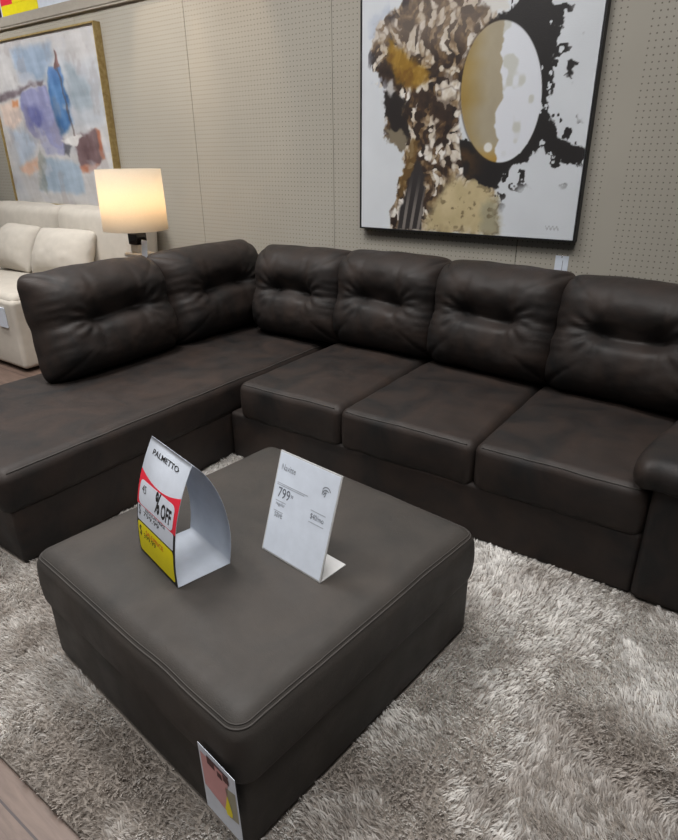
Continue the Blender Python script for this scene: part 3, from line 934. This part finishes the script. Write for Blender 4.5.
def paint_abstract(U, V):
    C = np.zeros(U.shape + (3,)) + np.array([206, 210, 215.0])
    C += (6 * fbm(U * 6, V * 6, 1, 4))[..., None]
    wu = U + 0.012 * fbm(U * 26, V * 26, 2, 3); wv = V + 0.012 * fbm(U * 26, V * 26, 3, 3)
    fu = U + 0.022 * fbm(U * 34, V * 34, 4, 4); fv = V + 0.022 * fbm(U * 34, V * 34, 5, 4)
    # speckled column
    m = smooth(-0.006, 0.006, sdist(fu, fv, PA['column']))
    d, val = cells(wu * 40 + 1.6 * noise2(U * 11, V * 11, 8) + 0.35 * noise2(U * 50, V * 50, 18), wv * 30 + 1.4 * noise2(U * 9, V * 9, 9) + 0.35 * noise2(U * 50, V * 50, 19), 61)
    n2 = fbm(U * 14, V * 10, 66, 4)
    val = np.clip(val * 0.95 + 0.02 + 0.34 * n2 + 0.14 * fbm(U * 60, V * 60, 67, 2), 0, 1)
    S = np.zeros_like(C)
    pal = [(0.00, (36, 28, 25)), (0.30, (54, 40, 32)), (0.43, (98, 76, 52)), (0.54, (146, 124, 96)), (0.66, (192, 180, 162)), (1.0, (224, 220, 214))]
    for k in range(3):
        S[..., k] = np.interp(val, [p for p, _ in pal], [c[k] for _, c in pal])
    S = mixc(S, 0.55 * smooth(0.35, 0.75, d), (64, 48, 38))
    up = smooth(0.62, 0.78, V)
    S = mixc(S, 0.45 * up, (168, 154, 140))
    C = mixc(C, m, S)
    edge = smooth(0.05, 0.0, np.abs(sdist(fu, fv, PA['column']))) * (U < 0.3) * smooth(0.5, 0.6, V)
    C = mixc(C, 0.8 * edge * smooth(0.05, 0.25, fbm(U * 24, V * 16, 68, 3)), (58, 54, 58))
    C = mixc(C, 0.7 * edge * smooth(0.1, 0.3, fbm(U * 20, V * 14, 69, 3)), (176, 184, 200))
    # cream lower right with speckles
    mc = smooth(-0.03, 0.03, sdist(fu, fv, PA['cream']))
    cc = np.array([186, 170, 132.0]) + (16 * fbm(U * 18, V * 18, 12, 4))[..., None]
    C = C * (1 - mc[..., None]) + cc * mc[..., None]
    C = mixc(C, 0.8 * smooth(-0.02, 0.03, sdist(fu, fv, PA['greyc'])), (150, 146, 124))
    sp = smooth(0.30, 0.45, fbm(U * 40, V * 40, 14, 3)) * smooth(-0.02, 0.05, sdist(U, V, PA['cream']))
    C = mixc(C, 0.6 * sp, (84, 70, 46))
    # gold, dark and grey passages on the left
    g = smooth(-0.02, 0.015, sdist(fu, fv, PA['gold']))
    C = mixc(C, 0.9 * g, (146, 110, 34)); C = mixc(C, 0.6 * g * smooth(0.0, 0.4, fbm(U * 22, V * 18, 15, 3)), (98, 66, 22))
    C = mixc(C, smooth(-0.008, 0.008, sdist(fu, fv, PA['dark1'])), (36, 31, 30))
    C = mixc(C, smooth(-0.008, 0.008, sdist(fu, fv, PA['greytan'])), (120, 110, 92))
    C = mixc(C, 0.8 * smooth(-0.008, 0.008, sdist(fu, fv, PA['streak'])), (110, 84, 44))
    ch = smooth(-0.006, 0.006, sdist(wu, wv, PA['charcoal']))
    C = mixc(C, ch, (50, 46, 46))
    st = ch * smooth(0.55, 0.8, np.sin((U - 0.26) * (150 + 60 * (0.3 - V)) - V * 26) * 0.5 + 0.5) * smooth(0.26, 0.05, V)
    C = mixc(C, 0.7 * st, (150, 142, 134))
    C = mixc(C, 0.8 * smooth(0, 0.02, sdist(fu, fv, PA['whitel'])), (205, 205, 204))
    # black flame behind the oval
    bd = sdist(U + 0.030 * fbm(U * 30, V * 30, 21, 4) * smooth(0.45, 0.8, U), V + 0.030 * fbm(U * 30, V * 30, 22, 4), PA['blackhalo'])
    bd = bd + 0.008
    bm_ = smooth(-0.004, 0.004, bd)
    spat = smooth(0.30, 0.36, fbm(U * 26, V * 26, 26, 3) + 1.6 * np.minimum(bd + 0.012, 0) + 0.05) * (U > 0.66) * smooth(-0.10, -0.03, bd)
    bm_ = np.maximum(bm_, spat)
    fleck = smooth(0.34, 0.40, fbm(U * 30, V * 30, 36, 3) - 14.0 * np.clip(bd - 0.008, 0, 1)) * (U > 0.8)
    bm_ = bm_ * (1 - fleck)
    C = mixc(C, bm_, (32, 29, 29))
    lowl = bm_ * smooth(0.62, 0.50, U) * smooth(0.36, 0.30, V)
    C = mixc(C, 0.7 * lowl * smooth(-0.1, 0.4, fbm(U * 20, V * 20, 25, 3)), (96, 66, 36))
    tipm = smooth(-0.01, 0.01, sdist(fu, fv, PA['tip']))
    C = mixc(C, tipm, (206, 204, 200))
    for k in ('bits1', 'bits2', 'blob'):
        C = mixc(C, smooth(-0.003, 0.003, sdist(U + 0.015 * fbm(U * 50, V * 50, 23, 2), V + 0.015 * fbm(U * 50, V * 50, 24, 2), PA[k])), (32, 29, 29))
    # the oval, tan on the left, white on the right
    (ax, ay), (bx_, by), (cx_, cy_), (dx_, dy_) = PA['ellipse']
    ec = np.array([(ax + bx_) / 2 * 0.5 + (cx_ + dx_) / 4, (ay + by) / 2]); ru = (dx_ - cx_) / 2; rv = (ay - by) / 2
    ta = -0.06
    eu = (U - ec[0]) + 0.09 * (V - ec[1]); ev = V - ec[1]
    egg = (eu / ru) ** 2 + (ev / rv) ** 2
    eg = smooth(1.03, 0.98, egg)
    div = np.array(PA['divide']); o_ = np.argsort(div[:, 1])
    dl = np.interp(V, div[o_, 1], div[o_, 0]) + 0.008 * fbm(V * 40, U * 4, 27, 3)
    right = smooth(-0.004, 0.004, U - dl)
    tan = np.zeros_like(C) + np.array([160, 150, 128.0])
    tan = mixc(tan, 0.85 * smooth(0.12, -0.02, U - (dl - 0.16)) , (150, 122, 58))
    tan = mixc(tan, smooth(0.36, 0.28, V), (166, 132, 62))
    tan += (8 * fbm(U * 16, V * 10, 28, 3))[..., None]
    wh = np.zeros_like(C) + np.array([212, 215, 222.0])
    wh = mixc(wh, 0.75 * smooth(0.15, 0.42, fbm(U * 22, V * 16 + 3, 29, 2)), (186, 186, 176))
    E_ = tan * (1 - right[..., None]) + wh * right[..., None]
    E_ = mixc(E_, smooth(0.022, 0.014, np.hypot(U - 0.615, (V - 0.335) * 1.02)), (215, 214, 210))
    rim = smooth(0.10, 0.0, np.abs(egg - 1.02)) * (U < 0.62)
    C = mixc(C, eg, (0, 0, 0)) + E_ * eg[..., None]
    C = mixc(C, 0.6 * rim * (1 - eg), (60, 45, 30))
    # thin scrawl of a signature
    sg = (np.abs(V - 0.042 - 0.006 * np.sin(U * 420)) < 0.004) & (U > 0.885) & (U < 0.94)
    C = mixc(C, 0.45 * sg.astype(float), (120, 120, 122))
    return C

art = thing('abstract_painting', 'white abstract painting with black splashes and a tan and white oval above the sofa', 'painting', (-1.51, YW - 0.02, 1.076))
RX = (-2.16, -0.857, 1.076, 2.40)
canvas('canvas', RX[0] + 0.010, RX[1] - 0.012, RX[2] + 0.008, RX[3] - 0.010, YW - 0.046, paint_abstract, art, 330, 330, 0.03)
def frame(x0, x1, z0, z1, yf, yb, t, m, parent):
    L = np.array(parent.location)
    V, F = join([box(x0, x0 + t, yf, yb, z0, z1), box(x1 - t, x1, yf, yb, z0, z1), box(x0 + t, x1 - t, yf, yb, z0, z0 + t), box(x0 + t, x1 - t, yf, yb, z1 - t, z1), box(x0 + t, x1 - t, yb - 0.004, yb, z0 + t, z1 - t)])
    return mesh('frame', np.array(V) - L, F, m, parent, shade=False)
frame(*RX[:2], RX[2], RX[3], YW - 0.05, YW - 0.002, 0.008, M_BLACK, art)

def paint_blue(U, V):
    C = np.zeros(U.shape + (3,)) + np.array([198, 196, 196.0])
    n = fbm(U * 5, V * 5, 71, 4)
    C += (8 * n)[..., None]
    C = mixc(C, 0.5 * smooth(0.0, 0.5, fbm(U * 2.2, V * 3, 70, 3)), (168, 180, 194))
    wu = U + 0.020 * fbm(U * 16, V * 16, 72, 4); wv = V + 0.020 * fbm(U * 16, V * 16, 73, 4)
    def lay(name, col, soft=0.012, a=1.0, var=10):
        nonlocal C
        m = a * smooth(-soft, soft, sdist(wu, wv, PB[name]))
        k = np.array(col, float) + (var * fbm(U * 14, V * 6, hash(name) * 0 + len(name) + 80, 3))[..., None]
        C = C * (1 - m[..., None]) + k * m[..., None]
    lay('skyblue', (146, 166, 190), 0.03, 0.85)
    lay('greyb', (156, 168, 178), 0.03, 0.9)
    lay('peach', (222, 200, 186), 0.02, 0.9)
    lay('bluegr', (176, 188, 204), 0.03, 0.9)
    lay('lightb', (158, 176, 194), 0.02, 0.9)
    lay('lav', (148, 150, 186), 0.012)
    lay('lavdark', (104, 108, 160), 0.03, 0.85, 22)
    lay('darkline', (110, 98, 104), 0.012, 0.9, 30)
    lay('blue', (66, 108, 158), 0.016, 0.95, 40)
    top = smooth(0.70, 0.80, V) * smooth(-0.01, 0.01, sdist(wu, wv, PB['blue']))
    C = mixc(C, 0.7 * top, (110, 144, 196))
    lay('spire', (134, 96, 92), 0.006, 0.9)
    lay('stem', (92, 92, 100), 0.012, 0.9, 20)
    lay('mauve', (120, 98, 100), 0.012, 1.0, 26)
    lay('rustL', (176, 112, 84), 0.012, 0.9)
    lay('rustB', (196, 132, 104), 0.014, 0.8)
    lay('whitep', (220, 218, 216), 0.008, 0.9)
    lay('rust2', (206, 140, 96), 0.012, 0.9)
    lay('peach2', (222, 178, 152), 0.02, 0.8)
    lay('grn', (140, 142, 132), 0.012, 0.6, 20)
    br = fbm(U * 22 + V * 6, V * 5 - U * 3, 90, 4); b2 = fbm(U * 6 - V * 4, V * 26, 91, 4)
    C += (16 * br + 12 * b2)[..., None]
    C = mixc(C, 0.55 * smooth(0.12, 0.45, fbm(U * 9 + V * 3, V * 9, 92, 4)), (190, 190, 196))
    C = mixc(C, 0.30 * smooth(0.22, 0.5, fbm(U * 12, V * 7, 93, 4)), (150, 140, 140))
    line = smooth(0.012, 0.004, np.abs(wu - (0.64 + 0.07 * smooth(0.85, 0.35, V)))) * (V > 0.42) * (V < 0.9)
    C = mixc(C, 0.55 * line, (90, 74, 70))
    return C
art2 = thing('abstract_painting', 'pale blue and lavender abstract painting in a gold frame above the cream sofa', 'painting', (-5.33, YW - 0.02, 1.10))
BXR = (-6.14, -4.52, 1.10, 2.42)
canvas('canvas', BXR[0] + 0.012, BXR[1] - 0.012, BXR[2] + 0.012, BXR[3] - 0.012, YW - 0.046, paint_blue, art2, 220, 190, 0.03)
frame(*BXR[:2], BXR[2], BXR[3], YW - 0.064, YW - 0.002, 0.011, M_GOLD, art2)

# ------------------------------------------------------------------ cream sofa
cs = thing('sofa', 'cream fabric sofa standing against the wall below the gold framed painting', 'sofa', (-5.2, 2.7, 0))
CL = np.array(cs.location)
def soft(name, x0, x1, y0, y1, z0, z1, r, parent, m, cr=0.0, n=(12, 12, 8)):
    V, F = rbox((x1 - x0, y1 - y0, z1 - z0), r, n, 5)
    h = np.array([(x1 - x0), (y1 - y0), (z1 - z0)]) / 2
    V = crown(V, *h, cr)
    V += 0.004 * np.stack([noise2(V[:, 1] * 7, V[:, 2] * 7, 1), noise2(V[:, 0] * 7, V[:, 2] * 7, 2), noise2(V[:, 0] * 7, V[:, 1] * 7, 3)], 1)
    c = np.array([(x0 + x1) / 2, (y0 + y1) / 2, (z0 + z1) / 2]) - np.array(parent.location)
    return mesh(name, V, F, m, parent, c)
soft('base', -7.0, -4.445, 2.16, 3.20, 0.03, 0.55, 0.035, cs, M_CREAM)
soft('seat_cushion', -5.70, -4.455, 2.175, 2.95, 0.45, 0.585, 0.05, cs, M_CREAM, 0.02)
soft('seat_cushion', -7.0, -5.71, 2.175, 2.95, 0.45, 0.585, 0.05, cs, M_CREAM, 0.02)
soft('armrest', -4.455, -4.02, 2.62, 3.22, 0.03, 0.60, 0.05, cs, M_CREAM, 0.02)
for x in (-6.9, -4.6):
    for y in (2.3, 3.1):
        bx('foot', x - 0.03, x + 0.03, y - 0.03, y + 0.03, 0.0, 0.035, M_BLACK, cs)
def bcush(x0, x1):
    V, F = rbox((x1 - x0, 0.28, 0.60), 0.07, (16, 6, 14), 5)
    V[:, 1] -= 0.04 * np.clip(1 - (V[:, 0] / ((x1 - x0) / 2)) ** 2, 0, 1) * np.clip(1 - (V[:, 2] / 0.30) ** 2, 0, 1) * (V[:, 1] < 0)
    V[:, 1] += 0.10 * V[:, 2]
    V[:, 2] += 0.010 * noise2(V[:, 0] * 5, V[:, 1] * 5, 4)
    mesh('back_cushion', V, F, M_CREAM, cs, np.array([(x0 + x1) / 2, 3.09, 0.82]) - CL)
bcush(-5.03, -4.03); bcush(-6.03, -5.035); bcush(-7.0, -6.035)
def throw(label, x, y, z, w, h, t, rz, tilt, seed):
    V, F = back_cushion(w, h, t, seed)
    # plain knife-edge pillow: no tufts, so rebuild the depth as a smooth swell
    u = V[:, 0] / (w / 2); v = (V[:, 2] - h / 2) / (h / 2)
    sw = np.clip(1 - np.abs(u) ** 2.6, 0, 1) ** 0.6 * np.clip(1 - np.abs(v) ** 2.6, 0, 1) ** 0.6
    V[:, 1] = np.sign(V[:, 1]) * t * 0.5 * sw + 0.003 * noise2(u * 4, v * 4, seed)
    o = mesh('throw_pillow', V, F, M_CREAMD, None, (x, y, z))
    o.rotation_euler = (Matrix.Rotation(rz, 3, 'Z') @ Matrix.Rotation(math.radians(-tilt), 3, 'X')).to_euler()
    tag(o, label, 'pillow', 'throw pillows on the cream sofa')
throw('cream throw pillow on the cream sofa nearest the table lamp', -4.72, 2.72, 0.605, 0.66, 0.40, 0.28, 0.10, 26, 12)
throw('cream throw pillow at the left picture edge, leaning on the cream sofa back', -5.42, 2.72, 0.605, 0.60, 0.40, 0.28, -0.06, 26, 13)
# sales tag hanging on the front of the cream sofa
tg = bx('price_tag', -4.66, -4.55, 2.150, 2.158, 0.34, 0.49, M_PAPER)
tag(tg, 'white paper tag on the front of the cream sofa', 'tag')

# ------------------------------------------------------------------ end table and lamp
TX, TY = -3.50, 2.62
tab = thing('end_table', 'dark end table behind the sectional sofa, carrying the lit lamp', 'table', (TX, TY, 0))
V, F = rbox((0.46, 0.46, 0.03), 0.008, (2, 2, 1), 2); mesh('tabletop', V, F, M_DARKWOOD, tab, (0, 0, 0.625))
V, F = rbox((0.42, 0.42, 0.02), 0.006, (2, 2, 1), 2); mesh('shelf', V, F, M_DARKWOOD, tab, (0, 0, 0.2))
for sx in (-1, 1):
    for sy in (-1, 1):
        V, F = rbox((0.04, 0.04, 0.612), 0.006, (1, 1, 2), 2); mesh('leg', V, F, M_DARKWOOD, tab, (sx * 0.19, sy * 0.19, 0.306))
lamp = thing('table_lamp', 'lit table lamp with white drum shade and clear crystal block base', 'lamp', (TX, TY, 0.64))
V, F = rbox((0.16, 0.16, 0.03), 0.004, (2, 2, 1), 2); mesh('base', V, F, M_CHROME, lamp, (0, 0, 0.015))
V, F = rbox((0.10, 0.10, 0.085), 0.012, (2, 2, 2), 2); mesh('crystal_block', V, F, M_GLASS, lamp, (0, 0, 0.073))
V, F = rbox((0.08, 0.08, 0.02), 0.004, (2, 2, 1), 2); mesh('collar', V, F, M_CHROME, lamp, (0, 0, 0.126))
V, F = rbox((0.125, 0.125, 0.109), 0.020, (2, 2, 2), 2); mesh('crystal_block', V, F, M_GLASS, lamp, (0, 0, 0.1905))
V, F = rbox((0.145, 0.145, 0.026), 0.010, (2, 2, 1), 2); mesh('collar', V, F, M_FROST, lamp, (0, 0, 0.258))
V, F = rbox((0.075, 0.075, 0.05), 0.008, (2, 2, 2), 2); mesh('crystal_block', V, F, M_FROST, lamp, (0, 0, 0.296))
V, F = rbox((0.088, 0.088, 0.076), 0.008, (2, 2, 2), 2); mesh('neck', V, F, plain('smoked_chrome', rgb(96, 92, 88), 0.12, Metallic=0.95), lamp, (0, 0, 0.359))
V, F = rbox((0.10, 0.10, 0.014), 0.004, (2, 2, 1), 2); mesh('collar', V, F, M_CHROME, lamp, (0, 0, 0.404))
mesh('stem', *lathe([(0.0, 0.405), (0.012, 0.405), (0.012, 0.44), (0.02, 0.44), (0.02, 0.50), (0, 0.50)], 20), M_CHROME, lamp)
R0, R1_ = 0.207, 0.202
zs0, zs1 = 0.415, 0.785
sh = mesh('lamp_shade', *lathe([(R0, zs0), (R1_, zs1), (R1_ - 0.003, zs1), (R0 - 0.003, zs0), (R0, zs0)], 72), M_SHADE, lamp)
mesh('bulb', *lathe([(0.0, 0.50), (0.014, 0.50), (0.016, 0.53), (0.03, 0.56), (0.034, 0.585), (0.028, 0.61), (0.014, 0.625), (0, 0.628)], 20), M_BULB, lamp)
arms = [tube([(0, 0, 0.66), (R1_ * 0.5 * math.cos(q), R1_ * 0.5 * math.sin(q), 0.668), ((R1_ - 0.003) * math.cos(q), (R1_ - 0.003) * math.sin(q), zs1 - 0.03)], 0.002, 6) for q in (0.3, 2.4, 4.5)]
mesh('harp', *join(arms + [tube([(0, 0, 0.628), (0, 0, 0.66)], 0.003, 6)]), M_CHROME, lamp)
mesh('price_tag', *box(0.048, 0.092, -0.079, -0.077, 0.255, 0.372), M_PAPER, lamp, shade=False, rot=(0, 0.12, 0.25))

# ------------------------------------------------------------------ small tag on the wall and the banner on the ledge
wt = thing('price_tag', 'small white price tag on the pegboard just above the sofa back', 'tag', (-0.92, YW, 0.86))
mesh('card', *box(-0.034, 0.034, -0.0032, -0.0002, 0.0, 0.138), M_PAPER, wt, shade=False)
mesh('hook', *tube([(0, 0, 0.14), (0, -0.006, 0.14), (0, -0.007, 0.128)], 0.002, 6), M_CHROME, wt)
mesh('lettering', *box(0.004, 0.007, -0.0036, -0.0033, 0.05, 0.115), M_GREYINK, wt, shade=False)
mesh('fine_print', *box(-0.022, -0.008, -0.0036, -0.0033, 0.052, 0.056), M_GREYINK, wt, shade=False)

bn = thing('banner', 'bright yellow, red and white sale banner standing on the wall ledge', 'banner', (-5.4, YW - 0.014, 2.586))
mesh('board', *box(-1.0, 0.68, 0.0, 0.006, 0.0, 0.34), M_PAPER, bn, shade=False)
mesh('yellow_block', *box(-0.40, 0.14, -0.002, -0.0005, 0.0, 0.075), M_YELLOW, bn, shade=False)
mesh('red_block', *box(-0.40, 0.22, -0.002, -0.0005, 0.0755, 0.34), M_RED, bn, shade=False)
mesh('navy_block', *box(-1.0, -0.42, -0.002, -0.0005, 0.0, 0.34), M_NAVY, bn, shade=False)
mesh('yellow_stripe', *box(-0.22, 0.06, -0.0035, -0.0021, 0.0757, 0.15), M_YELLOW, bn, shade=False)

# ------------------------------------------------------------------ light
world = bpy.data.worlds.new('showroom_air'); scene.world = world; world.use_nodes = True
bg = world.node_tree.nodes['Background']
bg.inputs[0].default_value = (0.96, 0.98, 1.0, 1); bg.inputs[1].default_value = 0.08
def area(name, loc, size, power, col=(1, 0.98, 0.96), rot=(0, 0, 0)):
    l = bpy.data.lights.new(name, 'AREA'); l.shape = 'RECTANGLE'; l.size, l.size_y = size; l.energy = power; l.color = col
    o = bpy.data.objects.new(name, l); COL.objects.link(o); o.location = loc; o.rotation_euler = rot
    return o
for x in (-4.6, -2.4, -0.2):
    for y, e_ in ((-1.4, 16), (0.3, 40), (1.7, 46)):
        area('ceiling_light', (x, y, 3.9), (1.2, 0.6), e_ * {-4.6: 1.0, -2.4: 1.0, -0.2: 0.8}[x]).data.spread = math.radians(110)
for x, e_ in ((-6.0, 14), (-3.8, 15), (-1.6, 10), (0.6, 4)):      # unseen area washers, added to brighten the wall and paintings
    o_ = area('wall_wash_light', (x, 1.3, 3.7), (0.9, 0.2), e_, rot=(math.radians(54), 0, 0)); o_.data.spread = math.radians(75)
def spot(loc, aim, power, deg, col):  # warm track spots above the wall, casting its scallops
    l = bpy.data.lights.new('wall_wash_light', 'SPOT'); l.energy = power; l.spot_size = math.radians(deg); l.spot_blend = 0.5; l.color = col; l.shadow_soft_size = 0.03
    o = bpy.data.objects.new('wall_wash_light', l); COL.objects.link(o); o.location = loc
    o.rotation_euler = (Vector(aim) - Vector(loc)).to_track_quat('-Z', 'Y').to_euler()
spot((-3.82, 2.80, 3.3), (-3.80, 3.32, 2.2), 34, 40, (1, 0.76, 0.52))
spot((-3.18, 2.80, 3.3), (-3.20, 3.32, 2.2), 34, 40, (1, 0.76, 0.52))
pl = bpy.data.lights.new('bulb_light', 'POINT'); pl.energy = 7.5; pl.color = (1, 0.64, 0.32); pl.shadow_soft_size = 0.08
po = bpy.data.objects.new('bulb_light', pl); COL.objects.link(po); po.location = (TX, TY, 0.64 + 0.60)
po.parent = None

# ------------------------------------------------------------------ camera
def camera():
    f = 604.0; pp = np.array([339.0, 420.0])
    ray = lambda u, v: np.array([(u - pp[0]) / f, (v - pp[1]) / f, 1.0])
    dz = -ray(355, 1790); dz /= np.linalg.norm(dz)
    dx = -ray(-588, 165); dx -= dx @ dz * dz; dx /= np.linalg.norm(dx)
    dy = np.cross(dz, dx)
    R = np.array([dx, dy, dz])                  # camera (right, down, forward) to world
    r, d, fw = R[:, 0], R[:, 1], R[:, 2]
    cam = bpy.data.cameras.new('camera')
    cam.sensor_fit = 'VERTICAL'; cam.sensor_height = 24.0; cam.lens = f / 840 * 24.0
    cam.clip_start = 0.05
    o = bpy.data.objects.new('camera', cam); COL.objects.link(o)
    Mx = Matrix(((r[0], -d[0], -fw[0], 0), (r[1], -d[1], -fw[1], 0), (r[2], -d[2], -fw[2], 1.5), (0, 0, 0, 1)))
    o.matrix_world = Mx
    scene.camera = o
camera()
scene.view_settings.view_transform = 'Standard'
scene.view_settings.look = 'None'
scene.view_settings.gamma = 1.0
scene.view_settings.use_curve_mapping = False
scene.view_settings.exposure = -0.42
